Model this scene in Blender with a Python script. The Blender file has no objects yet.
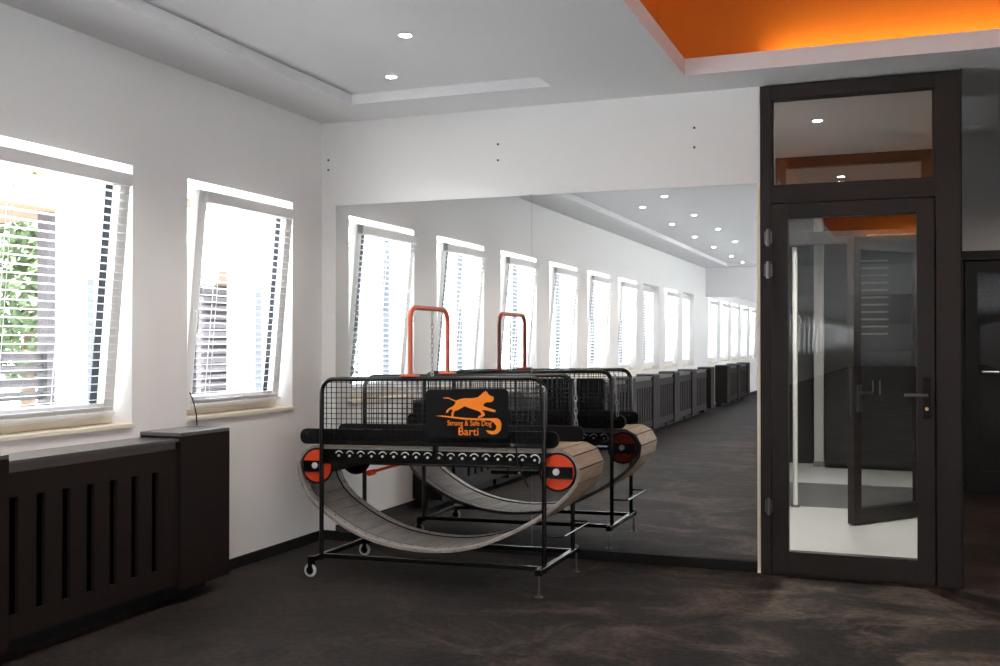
import bpy, bmesh, math, random
from mathutils import Vector, Matrix
random.seed(7)
PI = math.pi
SC = bpy.context.scene
C = SC.collection
R = math.radians
W = 3.749      # window wall inner face at x = -W
D = 6.357      # mirror wall plane y = D
CEIL = 2.865

# ---------------------------------------------------------------- materials
def mat(name, col, rough=0.6, metal=0.0, spec=0.5, noise=0.0, nscale=20.0, bump=0.0, bscale=None, coat=0.0, stretch=None):
    m = bpy.data.materials.new(name); m.use_nodes = True
    nt = m.node_tree; b = nt.nodes['Principled BSDF']
    b.inputs['Base Color'].default_value = (*col, 1)
    b.inputs['Roughness'].default_value = rough
    b.inputs['Metallic'].default_value = metal
    b.inputs['Specular IOR Level'].default_value = spec
    b.inputs['Coat Weight'].default_value = coat
    if noise > 0 or bump > 0:
        tc = nt.nodes.new('ShaderNodeTexCoord')
        src = tc.outputs['Object']
        if stretch:
            mp = nt.nodes.new('ShaderNodeMapping'); mp.inputs['Scale'].default_value = stretch
            nt.links.new(src, mp.inputs['Vector']); src = mp.outputs['Vector']
        n = nt.nodes.new('ShaderNodeTexNoise'); n.inputs['Scale'].default_value = nscale
        n.inputs['Detail'].default_value = 6
        nt.links.new(src, n.inputs['Vector'])
        if noise > 0:
            mix = nt.nodes.new('ShaderNodeMix'); mix.data_type = 'RGBA'
            mix.inputs[6].default_value = (*[c*(1-noise) for c in col], 1)
            mix.inputs[7].default_value = (*[min(1, c*(1+noise)) for c in col], 1)
            nt.links.new(n.outputs['Fac'], mix.inputs[0]); nt.links.new(mix.outputs[2], b.inputs['Base Color'])
        if bump > 0:
            n2 = n
            if bscale:
                n2 = nt.nodes.new('ShaderNodeTexNoise'); n2.inputs['Scale'].default_value = bscale
                nt.links.new(src, n2.inputs['Vector'])
            bp = nt.nodes.new('ShaderNodeBump'); bp.inputs['Strength'].default_value = bump
            bp.inputs['Distance'].default_value = 0.01
            nt.links.new(n2.outputs['Fac'], bp.inputs['Height']); nt.links.new(bp.outputs['Normal'], b.inputs['Normal'])
    return m

def emit(name, col, s):
    m = bpy.data.materials.new(name); m.use_nodes = True
    nt = m.node_tree; nt.nodes.clear()
    e = nt.nodes.new('ShaderNodeEmission'); e.inputs[0].default_value = (*col, 1); e.inputs[1].default_value = s
    o = nt.nodes.new('ShaderNodeOutputMaterial'); nt.links.new(e.outputs[0], o.inputs[0])
    return m

def glass(name, refl=0.08, tint=(1, 1, 1), f0=None):
    m = bpy.data.materials.new(name); m.use_nodes = True
    nt = m.node_tree; nt.nodes.clear()
    t = nt.nodes.new('ShaderNodeBsdfTransparent'); t.inputs[0].default_value = (*tint, 1)
    g = nt.nodes.new('ShaderNodeBsdfGlossy'); g.inputs['Roughness'].default_value = 0.0
    lw = nt.nodes.new('ShaderNodeLayerWeight'); lw.inputs[0].default_value = 0.5
    pw = nt.nodes.new('ShaderNodeMath'); pw.operation = 'POWER'; pw.inputs[1].default_value = 5.0
    mr = nt.nodes.new('ShaderNodeMapRange'); mr.inputs[3].default_value = refl; mr.inputs[4].default_value = 1.0
    nt.links.new(lw.outputs['Facing'], pw.inputs[0]); nt.links.new(pw.outputs[0], mr.inputs[0])
    mx = nt.nodes.new('ShaderNodeMixShader')
    nt.links.new(mr.outputs[0], mx.inputs[0]); nt.links.new(t.outputs[0], mx.inputs[1]); nt.links.new(g.outputs[0], mx.inputs[2])
    o = nt.nodes.new('ShaderNodeOutputMaterial'); nt.links.new(mx.outputs[0], o.inputs[0])
    return m

def mirror_mat():
    m = bpy.data.materials.new('mirror_silver'); m.use_nodes = True
    nt = m.node_tree; nt.nodes.clear()
    g = nt.nodes.new('ShaderNodeBsdfGlossy'); g.inputs['Roughness'].default_value = 0.0
    g.inputs[0].default_value = (0.93, 0.95, 0.945, 1)
    o = nt.nodes.new('ShaderNodeOutputMaterial'); nt.links.new(g.outputs[0], o.inputs[0])
    return m

def carpet_mat(name, c1, c2, worn_lit, tile=0.5):
    m = bpy.data.materials.new(name); m.use_nodes = True
    nt = m.node_tree; b = nt.nodes['Principled BSDF']; L = nt.links.new
    b.inputs['Roughness'].default_value = 0.6; b.inputs['Specular IOR Level'].default_value = 0.14
    tc = nt.nodes.new('ShaderNodeTexCoord')
    def noise(scale, detail, st=None, dist=0, rough=.6):
        n = nt.nodes.new('ShaderNodeTexNoise'); n.inputs['Scale'].default_value = scale; n.inputs['Detail'].default_value = detail
        n.inputs['Distortion'].default_value = dist; n.inputs['Roughness'].default_value = rough
        mp = nt.nodes.new('ShaderNodeMapping'); mp.inputs['Scale'].default_value = st or (1, 1, 1)
        L(tc.outputs['Object'], mp.inputs['Vector']); L(mp.outputs['Vector'], n.inputs['Vector']); return n.outputs['Fac']
    def rng(src, a, b_, c=0, d=1):
        r = nt.nodes.new('ShaderNodeMapRange'); r.inputs[1].default_value = a; r.inputs[2].default_value = b_; r.inputs[3].default_value = c; r.inputs[4].default_value = d
        L(src, r.inputs[0]); return r.outputs[0]
    def mul(x, y, op='MULTIPLY'):
        q = nt.nodes.new('ShaderNodeMath'); q.operation = op; L(x, q.inputs[0]); L(y, q.inputs[1]); return q.outputs[0]
    pile = rng(noise(26, 6, (.85, 1, 1), .2, .85), .38, .64)
    mid = rng(noise(1.7, 6, None, .8), .36, .64)
    sn = nt.nodes.new('ShaderNodeVectorMath'); sn.operation = 'SNAP'; sn.inputs[1].default_value = (tile, tile, 50)
    L(tc.outputs['Object'], sn.inputs[0])
    wn = nt.nodes.new('ShaderNodeTexWhiteNoise'); wn.noise_dimensions = '3D'; L(sn.outputs[0], wn.inputs['Vector'])
    tone = mul(mul(rng(pile, 0, 1, 0, .62), rng(mid, 0, 1, 0, .28), 'ADD'), rng(wn.outputs['Value'], 0, 1, 0, .16), 'ADD')
    c = nt.nodes.new('ShaderNodeMix'); c.data_type = 'RGBA'; c.inputs[6].default_value = (*c1, 1); c.inputs[7].default_value = (*c2, 1); L(tone, c.inputs[0])
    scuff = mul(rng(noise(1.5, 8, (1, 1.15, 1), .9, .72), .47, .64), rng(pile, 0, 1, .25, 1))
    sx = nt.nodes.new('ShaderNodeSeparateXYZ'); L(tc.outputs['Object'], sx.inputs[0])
    light_ramp = rng(sx.outputs[0], -3.0, -.2, .08, .9)  # brighter light towards the right, put into the carpet colour
    wear_lit = mul(scuff, light_ramp)  # real scuffs, weighted by the painted light ramp
    c2n = nt.nodes.new('ShaderNodeMix'); c2n.data_type = 'RGBA'; c2n.inputs[7].default_value = (*worn_lit, 1); L(c.outputs[2], c2n.inputs[6]); L(wear_lit, c2n.inputs[0])
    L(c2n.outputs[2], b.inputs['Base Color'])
    bp = nt.nodes.new('ShaderNodeBump'); bp.inputs['Strength'].default_value = 0.6; bp.inputs['Distance'].default_value = 0.008
    L(pile, bp.inputs['Height']); L(bp.outputs['Normal'], b.inputs['Normal'])
    return m

def slat_belt_mat():
    m = mat('belt_rubber', (0.30, 0.265, 0.24), 0.5, noise=0.4, nscale=9, bump=0.25, bscale=60, stretch=(3, 0.8, 3))
    return m

M = {}
M['wall'] = mat('white_wall_paint', (0.80, 0.795, 0.79), 0.75, noise=0.015, nscale=3, bump=0.04, bscale=180)
M['ceil'] = mat('ceiling_paint', (0.80, 0.80, 0.815), 0.8, bump=0.02, nscale=150)
M['reveal'] = mat('window_reveal_paint', (0.86, 0.86, 0.85), 0.6)
M['pvc'] = mat('white_pvc', (0.80, 0.80, 0.79), 0.35)
M['cream'] = mat('cream_sill', (0.78, 0.72, 0.60), 0.5, noise=0.05, nscale=8)
M['blind'] = mat('white_aluminium_slat', (0.82, 0.82, 0.82), 0.4)
M['blindcase'] = mat('grey_white_blind_case', (0.66, 0.66, 0.66), 0.45)
M['slate'] = mat('slate_blue', (0.06, 0.075, 0.10), 0.5)
M['gasket'] = mat('grey_gasket', (0.12, 0.13, 0.15), 0.5)
M['black'] = mat('black_powder_coat', (0.0045, 0.004, 0.004), 0.22, spec=.55)
M['blackmatte'] = mat('black_matte', (0.004, 0.004, 0.004), 0.7, spec=.3)
M['pad'] = mat('black_pad_board', (0.005, 0.0045, 0.0055), 0.6, spec=.15, noise=0.25, nscale=60, bump=0.1)
M['orange'] = mat('orange_red_enamel', (0.60, 0.095, 0.035), 0.35, coat=0.2)
M['red'] = mat('red_drum_paint', (0.78, 0.065, 0.014), 0.4, noise=0.12, nscale=15)
M['logo'] = mat('orange_print', (0.98, 0.26, 0.018), 0.5, spec=.2)
M['chrome'] = mat('zinc_bolt', (0.75, 0.75, 0.76), 0.25, metal=1.0)
M['bright'] = mat('bright_zinc_head', (0.80, 0.80, 0.80), 0.3, metal=.35)
M['darksteel'] = mat('dark_screw_steel', (0.16, 0.15, 0.15), 0.35, metal=.9)
M['steel'] = mat('steel_dull', (0.45, 0.45, 0.46), 0.35, metal=1.0)
M['roller'] = mat('white_nylon_roller', (0.75, 0.75, 0.74), 0.4)
M['tyre'] = mat('grey_white_wheel', (0.55, 0.54, 0.52), 0.5)
M['belt'] = slat_belt_mat()
M['tread'] = mat('worn_tan_tread', (0.50, 0.37, 0.235), 0.45, noise=0.5, nscale=5, bump=0.3, bscale=60, stretch=(8, 1.2, 8))
M['beltedge'] = mat('belt_strip', (0.40, 0.37, 0.34), 0.5, noise=0.2, nscale=12)
M['rivet'] = mat('dark_rivet', (0.03, 0.03, 0.03), 0.5)
M['cover'] = mat('dark_brown_radiator_board', (0.0135, 0.0090, 0.0080), 0.55, spec=.18, noise=0.12, nscale=30, bump=0.05, bscale=200)
M['covertop'] = mat('brown_grey_top_board', (0.07, 0.066, 0.066), 0.38, spec=1.0, coat=.6)
M['covergap'] = mat('grey_board_strip', (0.12, 0.105, 0.105), 0.5)
M['radiator'] = mat('radiator_and_slot_shade', (0.006, 0.004, 0.004), 0.8, spec=.1)
M['door'] = mat('charcoal_door_metal', (0.021, 0.0165, 0.0155), 0.42, spec=.3, noise=0.10, nscale=300, bump=0.02)
M['skirt'] = mat('black_skirting', (0.005, 0.0045, 0.0045), 0.6, spec=.3)
M['trim'] = mat('cream_edge_trim', (0.96, 0.88, 0.72), 0.4)
M['mirror'] = mirror_mat()
M['orangepaint'] = mat('orange_cove_paint', (0.70, 0.215, 0.018), 0.75, noise=0.03, nscale=8)
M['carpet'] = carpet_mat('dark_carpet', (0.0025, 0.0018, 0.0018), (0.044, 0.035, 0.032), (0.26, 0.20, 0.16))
M['carpet2'] = carpet_mat('brown_carpet', (0.014, 0.010, 0.008), (0.07, 0.048, 0.038), (0.12, 0.085, 0.065))
M['tile'] = mat('pale_floor_tile', (0.64, 0.64, 0.64), 0.3, noise=0.08, nscale=5)
M['shadegrey'] = mat('tile_shadow_grey', (0.16, 0.16, 0.165), 0.3, noise=0.1, nscale=5)  # pale tile as it looks in shadow; also plain grey for feet
M['greywall'] = mat('grey_wall_paint', (0.45, 0.44, 0.43), 0.8)
M['darkwall'] = mat('dark_wall_panel', (0.016, 0.014, 0.014), 0.6, spec=.3)
M['wglass'] = glass('window_glass', 0.03)
M['dglass'] = glass('door_glass', 0.075, (0.86, 0.87, 0.86))
M['lamp'] = emit('led_downlight', (1.0, 0.98, 0.94), 45)
M['led'] = emit('warm_led_strip', (1.0, 0.70, 0.26), 8.5)
M['leaf'] = mat('green_leaves', (0.05, 0.085, 0.03), 0.6, noise=0.4, nscale=4)
M['bark'] = mat('tree_bark', (0.12, 0.08, 0.05), 0.9)
M['paleground'] = mat('pale_paving', (0.60, 0.605, 0.60), 0.9, noise=0.1, nscale=3)  # pale ground, tone raised to bounce daylight up to the ceiling
M['housewall'] = mat('white_render', (0.85, 0.85, 0.83), 0.8)
M['tileroof'] = mat('orange_brown_roof', (0.07, 0.034, 0.015), 0.8, noise=0.3, nscale=8)
M['thatch'] = mat('straw_thatch', (0.08, 0.046, 0.018), 0.9, noise=0.4, nscale=10)
M['darkwood'] = mat('dark_stained_timber', (0.03, 0.026, 0.03), 0.7, noise=0.2, nscale=10)
M['blueglass'] = mat('blue_grey_window_glass', (0.04, 0.06, 0.10), 0.3)
M['brass'] = mat('brass_cylinder', (0.8, 0.6, 0.25), 0.3, metal=1)
M['plug'] = mat('brown_wall_plug', (0.16, 0.06, 0.03), 0.7)
M['outerwall'] = mat('outer_wall_render', (0.86, 0.86, 0.84), 0.8)

# ---------------------------------------------------------------- mesh helpers
class MB:
    def __init__(s): s.bm = bmesh.new()
    def box(s, x0, x1, y0, y1, z0, z1):
        v = [s.bm.verts.new((x, y, z)) for z in (z0, z1) for y in (y0, y1) for x in (x0, x1)]
        for f in ((0, 2, 3, 1), (4, 5, 7, 6), (0, 1, 5, 4), (2, 6, 7, 3), (0, 4, 6, 2), (1, 3, 7, 5)):
            s.bm.faces.new([v[i] for i in f])
        return s
    def tube(s, pts, r, n=10, closed=False, cap=True, r2=None):
        pts = [Vector(p) for p in pts]; rings = []
        N = len(pts); up = None
        for i, p in enumerate(pts):
            if closed: d = (pts[(i+1) % N]-pts[i-1]).normalized()
            else:
                a = pts[max(i-1, 0)]; b = pts[min(i+1, N-1)]; d = (b-a).normalized()
            if up is None:
                up = Vector((0, 0, 1)) if abs(d.z) < .9 else Vector((1, 0, 0))
            u = (up - d*up.dot(d))
            if u.length < 1e-6: u = d.orthogonal()
            u.normalize(); up = u; w = d.cross(u)
            rr = r if r2 is None else r+(r2-r)*i/(N-1)
            rings.append([s.bm.verts.new(p+(u*math.cos(2*PI*k/n)+w*math.sin(2*PI*k/n))*rr) for k in range(n)])
        rng = range(N) if closed else range(N-1)
        for i in rng:
            A, B = rings[i], rings[(i+1) % N]
            for k in range(n):
                s.bm.faces.new((A[k], A[(k+1) % n], B[(k+1) % n], B[k]))
        if cap and not closed:
            s.bm.faces.new(rings[0][::-1]); s.bm.faces.new(rings[-1])
        return s
    def cyl(s, p0, p1, r, n=16): return s.tube([p0, p1], r, n)
    def prism(s, poly, axis, a0, a1):
        """poly of 2-D points extruded between a0..a1 along axis ('x','y','z')."""
        def P(u, v, a):
            return {'x': (a, u, v), 'y': (u, a, v), 'z': (u, v, a)}[axis]
        A = [s.bm.verts.new(P(u, v, a0)) for u, v in poly]; B = [s.bm.verts.new(P(u, v, a1)) for u, v in poly]
        n = len(poly)
        s.bm.faces.new(A); s.bm.faces.new(B[::-1])
        for i in range(n): s.bm.faces.new((A[i], B[i], B[(i+1) % n], A[(i+1) % n]))
        return s
    def sphere(s, c, r, n=10):
        bmesh.ops.create_uvsphere(s.bm, u_segments=n, v_segments=max(6, n//2+2), radius=r, matrix=Matrix.Translation(c)); return s
    def build(s, name, m, parent=None, smooth=False, bevel=0, shear=None):
        if shear:
            for v in s.bm.verts: v.co.z += shear(v.co)
        bmesh.ops.recalc_face_normals(s.bm, faces=s.bm.faces[:])
        me = bpy.data.meshes.new(name); s.bm.to_mesh(me); s.bm.free()
        ms = m if isinstance(m, (list, tuple)) else [m]
        for q in ms: me.materials.append(q)
        o = bpy.data.objects.new(name, me); C.objects.link(o)
        if parent is not None:
            o.parent = parent
            o.matrix_parent_inverse = Matrix.Identity(4)
            if ABS: o.location = -wloc(parent)
        if smooth:
            for p in me.polygons: p.use_smooth = True
            md = o.modifiers.new('edge', 'EDGE_SPLIT'); md.split_angle = R(40)
        if bevel:
            b = o.modifiers.new('bevel', 'BEVEL'); b.width = bevel; b.segments = 2; b.limit_method = 'ANGLE'
        return o
ABS = True      # geometry is given in world coordinates; children are shifted back by their parent's place
def wloc(o):
    v = Vector(o.location); p = o.parent
    while p is not None: v += Vector(p.location); p = p.parent
    return v
def empty(name, loc=(0, 0, 0)):
    o = bpy.data.objects.new(name, None); C.objects.link(o); o.location = loc; o.empty_display_size = .2; return o
def tag(o, label, cat, group=None, kind=None):
    o['label'] = label; o['category'] = cat
    if group: o['group'] = group
    if kind: o['kind'] = kind
    return o
def struct(o): o['kind'] = 'structure'; return o
def rrect(x0, x1, z0, z1, r, n=5):
    P = []
    for cx, cz, a in ((x1-r, z1-r, 0), (x0+r, z1-r, 90), (x0+r, z0+r, 180), (x1-r, z0+r, 270)):
        for k in range(n+1):
            t = R(a+90*k/n); P.append((cx+r*math.cos(t), cz+r*math.sin(t)))
    return P
def arc(c, r, a0, a1, n, ax):
    out = []
    for k in range(n+1):
        t = R(a0+(a1-a0)*k/n); u, v = r*math.cos(t), r*math.sin(t)
        out.append((c[0]+u, c[1], c[2]+v) if ax == 'xz' else ((c[0], c[1]+u, c[2]+v) if ax == 'yz' else (c[0]+u, c[1]+v, c[2])))
    return out
def copy_tree(o, parent=None):
    c = o.copy(); C.objects.link(c)
    if parent is not None: c.parent = parent
    for ch in list(o.children): copy_tree(ch, c)
    return c

# ---------------------------------------------------------------- window positions
PITCH = 1.54
near_w = [5.435-PITCH*k for k in range(9)]                 # hall windows, first is by the mirror
far_w = [-9.55-PITCH*k for k in range(28)]                 # beyond the ceiling beam
allw = near_w+far_w
END = far_w[-1]-1.2
HW, Z0, Z1, WT = 0.545, 0.912, 2.274, 0.51

# ---------------------------------------------------------------- shell
m = MB()
m.box(-W-WT, -W, END, D+.3, -.3, Z0); m.box(-W-WT, -W, END, D+.3, Z1, 3.4)
ys = sorted([y for c in allw for y in (c-HW, c+HW)]); ys = [END]+ys+[D+.3]
for i in range(0, len(ys), 2): m.box(-W-WT, -W, ys[i], ys[i+1], Z0, Z1)
struct(m.build('wall_left', M['wall']))
m = MB(); m.box(-W, -.81, D+.02, D+.3, 0, CEIL+.1); m.box(-.81, -.7872, D+.02, D+.3, 0, CEIL+.1); m.box(-W, -.7872, D, D+.02, 2.294, CEIL+.1)
m.box(-W, -3.642, D, D+.02, 0, 2.294)
struct(m.build('wall_back', M['wall']))
m = MB(); ADDED_RW = [(-1.2-2.2*k-.85, -1.2-2.2*k+.85) for k in range(8)]  # wall with unseen openings, added for light on the back wall
m.box(4.6, 4.8, END, 11, 0, .8); m.box(4.6, 4.8, END, 11, 2.5, 3.4); e = [11]+[q for a, b in ADDED_RW for q in (b, a)]+[END]
for i in range(0, len(e), 2): m.box(4.6, 4.8, e[i+1], e[i], .8, 2.5)
struct(m.build('wall_right', M['wall']))
for k, (a, b) in enumerate(ADDED_RW):
    m = MB(); c_ = (a+b)/2
    m.box(4.66, 4.72, a, a+.06, .8, 2.5); m.box(4.66, 4.72, b-.06, b, .8, 2.5); m.box(4.66, 4.72, a+.06, b-.06, .8, .86); m.box(4.66, 4.72, a+.06, b-.06, 2.44, 2.5); m.box(4.66, 4.72, c_-.04, c_+.04, .86, 2.44)
    struct(m.build('window_%d' % (41+k), M['pvc']))  # unseen window, added to light the back wall and door
m = MB(); m.box(-W, 4.8, END-.2, END, 0, 3.4); struct(m.build('wall_rear', M['wall']))
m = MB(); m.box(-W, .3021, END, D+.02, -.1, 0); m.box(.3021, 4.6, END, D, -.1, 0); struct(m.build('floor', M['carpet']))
m = MB(); m.box(.3021, 4.6, D+.0, 11.2, -.1, 0); struct(m.build('floor_passage', M['carpet2']))
m = MB(); m.box(-1.6, .32, D+.02, 9.05, -.1, -.001); m.box(-1.6, .32, 10.6, 12.4, -.1, -.001); struct(m.build('floor_vestibule', M['tile']))
m = MB(); m.box(-1.6, .32, 9.05, 10.6, -.1, -.001); struct(m.build('floor_vestibule_shadow', M['shadegrey']))  # shadow band on the pale tile, laid as darker floor
# ceiling with the shallow recess over the windows and the square orange cove on the right
RX0, RX1, RY0, RY1 = -3.273, -1.938, -8.4, 5.91
TX0, TX1, TY0, TY1 = -1.156, 3.4, -4.0, 5.944
RIM = 2.961
m = MB()
m.box(-W, RX0, -8.73, D+.02, CEIL, CEIL+.25); m.box(RX1, TX0, -8.73, D+.02, CEIL, RIM)
m.box(RX0, RX1, RY1, D+.02, CEIL, CEIL+.25); m.box(RX0, RX1, -8.73, RY0, CEIL, CEIL+.25)
m.box(RX0, RX1, RY0, RY1, 2.928, 3.1)
m.box(TX0, 4.6, TY1, 7.05, CEIL, RIM); m.box(TX0, 4.6, -8.73, TY0, CEIL, RIM); m.box(TX1, 4.6, TY0, TY1, CEIL, RIM)
struct(m.build('ceiling', M['ceil']))
m = MB(); s_ = .2
m.box(TX0-s_-.05, TX0-s_, TY0-s_, TY1+s_, RIM, 3.62); m.box(TX1+s_, TX1+s_+.05, TY0-s_, TY1+s_, RIM, 3.62)
m.box(TX0-s_, TX1+s_, TY1+s_, TY1+s_+.05, RIM, 3.62); m.box(TX0-s_, TX1+s_, TY0-s_-.05, TY0-s_, RIM, 3.62)
m.box(TX0-s_-.05, TX1+s_+.05, TY0-s_-.05, TY1+s_+.05, 3.60, 3.68)
struct(m.build('ceiling_cove', M['orangepaint']))
m = MB(); m.box(-W, 4.6, END, -8.9, 2.45, 2.6); m.box(-W, 4.6, -8.9, -8.73, 2.28, CEIL+.2); struct(m.build('ceiling_beam', M['ceil']))
m = MB(); m.box(-.85, 4.6, 7.101, 12.4, CEIL+.45, CEIL+.6); m.box(.303, 4.6, 7.051, 7.10, CEIL, CEIL+.6); struct(m.build('ceiling_passage', M['ceil']))
m = MB(); m.box(-1.7, .2925, 7.051, 12.4, CEIL, CEIL+.05); m.box(-1.7, TX0-.001, D+.301, 7.05, CEIL, CEIL+.05); struct(m.build('ceiling_vestibule', M['ceil']))
m = MB(); m.box(.33, 4.6, 10.4, 10.6, 2.18, 3.32); m.box(1.9, 4.6, 10.4, 10.6, 0, 2.2); struct(m.build('wall_passage', M['greywall']))
m = MB(); m.box(-1.6, .33, 12.3, 12.5, 0, CEIL); struct(m.build('wall_vestibule_back', M['darkwall']))
m = MB(); m.box(-1.75, -1.6, D+.3, 12.3, 0, CEIL); struct(m.build('wall_vestibule_left', M['darkwall']))
m = MB(); m.box(.2925, .302, D-.02, 12.3, 0, CEIL+.4); struct(m.build('wall_vestibule_right', M['darkwall']))
m = MB(); m.box(-W, -3.60, D-.012, D, 0, .065); m.box(-3.60, -.81, D-.012, D+.02, 0, .060); struct(m.build('baseboard_back', M['skirt']))
m = MB(); m.box(-W, -W+.012, END, D-.012, 0, .065); struct(m.build('baseboard_left', M['skirt']))
m = MB(); m.box(-.808, -.789, D-.012, D+.02, 0.0, 2.294); m.box(-.808, -.765, D-.02, D-.012, 0, .012); struct(m.build('trim_1', M['trim'], bevel=.002))

# ---------------------------------------------------------------- LED strips in the cove
def led(name, x0, x1, y0, y1, lab):
    t = MB().box(x0, x1, y0, y1, RIM, RIM+.012).build(name, M['led']); tag(t, lab, 'light strip')
led('led_strip', -.70, TX1+.1, TY1+.10, TY1+.125, 'warm LED strip hidden on the ledge of the orange ceiling cove nearest the mirror wall')
led('led_strip', -.70, TX1+.1, TY0-.125, TY0-.10, 'warm LED strip on the far ledge of the orange ceiling cove, behind the viewer')

# ---------------------------------------------------------------- windows
def make_window(tilt):
    """window with origin at the inner bottom of the reveal: local y along the wall, x into the room"""
    global ABS
    ABS = False
    w = empty('window_1'); w['kind'] = 'structure'
    m = MB(); d0, d1 = -.20, -.135
    m.box(d0, d1, -HW, -HW+.055, 0, Z1-Z0); m.box(d0, d1, HW-.055, HW, 0, Z1-Z0)
    m.box(d0, d1, -HW+.055, HW-.055, Z1-Z0-.055, Z1-Z0); m.box(d0, d1, -HW+.055, HW-.055, 0, .06)
    m.build('window_frame', M['pvc'], w)
    for a in (-1, 1): MB().box(-.275, -.201, min(a*HW, a*(HW-.022)), max(a*HW, a*(HW-.022)), 0, Z1-Z0).build('frame_strip', M['slate'], w)  # slate strips outside the frame, one at each side
    m = MB(); m.box(-.135, .018, -HW-.0, HW+.0, 0, .022); m.build('window_sill', M['cream'], w, bevel=.003)
    m = MB(); m.box(-.133, -.10, -HW+.03, HW-.03, .0225, .075); m.build('bottom_rail', M['cream'], w, bevel=.004)
    m = MB(); t, H_, hw = .075, 1.255, .488
    m.box(0, .055, -hw, -hw+t, 0, H_); m.box(0, .055, hw-t, hw, 0, H_)
    m.box(0, .055, -hw+t, hw-t, 0, t); m.box(0, .055, -hw+t, hw-t, H_-t, H_)
    s = m.build('sash', M['pvc'], w, bevel=.004)
    s.location = (-.128, 0, .062); s.rotation_euler = (0, tilt, 0)
    for a in (1,): MB().box(.033, .036, min(a*(hw-.155), a*(hw-.105)), max(a*(hw-.155), a*(hw-.105)), t, H_-t).build('screen_guide', M['slate'], s)  # thin slate strip before the glass, near one stile only
    MB().box(.024, .030, -hw+t-.005, hw-t+.005, t-.005, H_-t+.005).build('glass_pane', M['wglass'], s)
    m = MB(); m.box(.056, .066, -hw+.022, -hw+.046, .53, .60); m.box(.066, .085, -hw+.028, -hw+.042, .56, .575); m.box(.078, .088, -hw+.028, -hw+.042, .45, .575)
    m.build('handle', M['pvc'], s, bevel=.002)
    MB().box(.0565, .088, -hw+.035, hw-.022, H_-.068, H_-.004).build('blind_headrail', M['blindcase'], s, bevel=.004)
    m = MB(); z = .055; a = R(12); hwb = .016
    while z < H_-.075:
        c, sn = math.cos(a)*hwb, math.sin(a)*hwb
        prof = [(.074-c, z-sn), (.074, z+.0022), (.074+c, z+sn), (.074+c, z+sn+.0012), (.074, z+.0036), (.074-c, z-sn+.0012)]
        A = [m.bm.verts.new((x, -hw+.065, zz)) for x, zz in prof]; B = [m.bm.verts.new((x, hw-.03, zz)) for x, zz in prof]
        for i in range(6): m.bm.faces.new((A[i], B[i], B[(i+1) % 6], A[(i+1) % 6]))
        z += .0405
    m.build('blind_slats', M['blind'], s)
    m = MB()
    for y in (-.30, .05, .36):
        for x in (.0595, .0885): m.box(x-.001, x+.001, y-.0015, y+.0015, .03, H_-.07)
    m.build('blind_cords', M['blind'], s)
    MB().box(.062, .094, -hw+.065, hw-.03, .018, .036).build('blind_bottom_rail', M['blind'], s, bevel=.003)
    ABS = True
    return w
wt = make_window(R(5.2)); wt.location = (-W, near_w[0], Z0)
n = 1
for i, y in enumerate(allw):
    if i == 0: continue
    n += 1
    c = copy_tree(wt); c.name = 'window_%d' % n; c.location = (-W, y, Z0)
    if i in (6, 8):
        for ch in c.children:
            if ch.name.startswith('sash'): ch.rotation_euler = (0, 0, 0)

# ---------------------------------------------------------------- radiator covers
def make_cabinet(yc):
    t = empty('radiator_end_cabinet', (-W+.13, yc, .08))
    x0, x1, a, b = -W, -3.485, yc-.21, yc+.21
    m = MB(); m.box(x0+.002, x1-.02, a+.002, b-.002, .08, .865); m.build('body', M['cover'], t, bevel=.002)
    m = MB(); m.box(x1-.0195, x1, a, b, .075, .866); m.build('front_panel', M['cover'], t, bevel=.0015)
    m = MB(); m.box(x0+.002, x1-.001, a, b, .8665, .885); m.build('top_board', M['covertop'], t, bevel=.0015)
    m = MB()
    for q in (.05, .37): MB().cyl((x0+.05, a+q, .885), (x0+.05, a+q, .8865), .006, 8).build('screw_cap', M['steel'], t)
    MB().box(x0+.013, x1-.14, a+.03, b-.03, 0, .079).build('plinth', M['blackmatte'], t)  # added black support, darkens the shadow gap under the cabinet
    return t
def make_cover(y0, y1):
    t = empty('radiator_cover', (-W+.13, (y0+y1)/2, .10))
    x0, x1 = -W, -3.502
    # slotted panel built as one mesh: rails and stiles round seven slots
    m = MB(); n = 7; p = .1498; first = y0+.042; sw = .025
    m.box(x1-.018, x1, y0, y1, .105, .205); m.box(x1-.018, x1, y0, y1, .70, .803)
    e = [y0]
    for k in range(n): e += [first+k*p-sw, first+k*p+sw]
    e += [y1]
    for k in range(0, len(e), 2): m.box(x1-.018, x1, e[k], e[k+1], .205, .70)
    m.build('slotted_panel', M['cover'], t)
    MB().box(x1-.030, x1-.018, y0, y1, .795, .838).build('upper_strip', M['covergap'], t)
    MB().box(x0+.002, x1+.004, y0, y1, .840, .856).build('top_board', M['covertop'], t, bevel=.0015)
    MB().box(x0+.013, x1-.14, y0+.001, y1-.001, 0, .104).build('plinth', M['blackmatte'], t)  # added black support, darkens the shadow gap under the cover
    MB().box(x0+.013, x0+.02, y0+.001, y1-.001, .105, .80).build('slot_shade_sheet', M['radiator'], t)  # dark sheet added so the slots look shaded inside
    m = MB(); m.box(x0+.03, x0+.13, y0+.06, y1-.06, .16, .74)
    for k in range(24):
        yy = y0+.08+k*(y1-y0-.16)/23; m.box(x0+.13, x0+.138, yy-.012, yy+.012, .18, .72)
    m.build('radiator', M['radiator'], t)
    return t
cab0 = make_cabinet(4.71); cov0 = make_cover(3.38, 4.50)
tag(cab0, 'dark brown boxed end cabinet of the radiator cover, nearest the dog treadmill', 'cabinet', 'radiator cabinets along the window wall')
tag(cov0, 'dark brown slotted radiator cover in the left foreground under the large cropped window', 'radiator cover', 'slotted radiator covers along the window wall')
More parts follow.
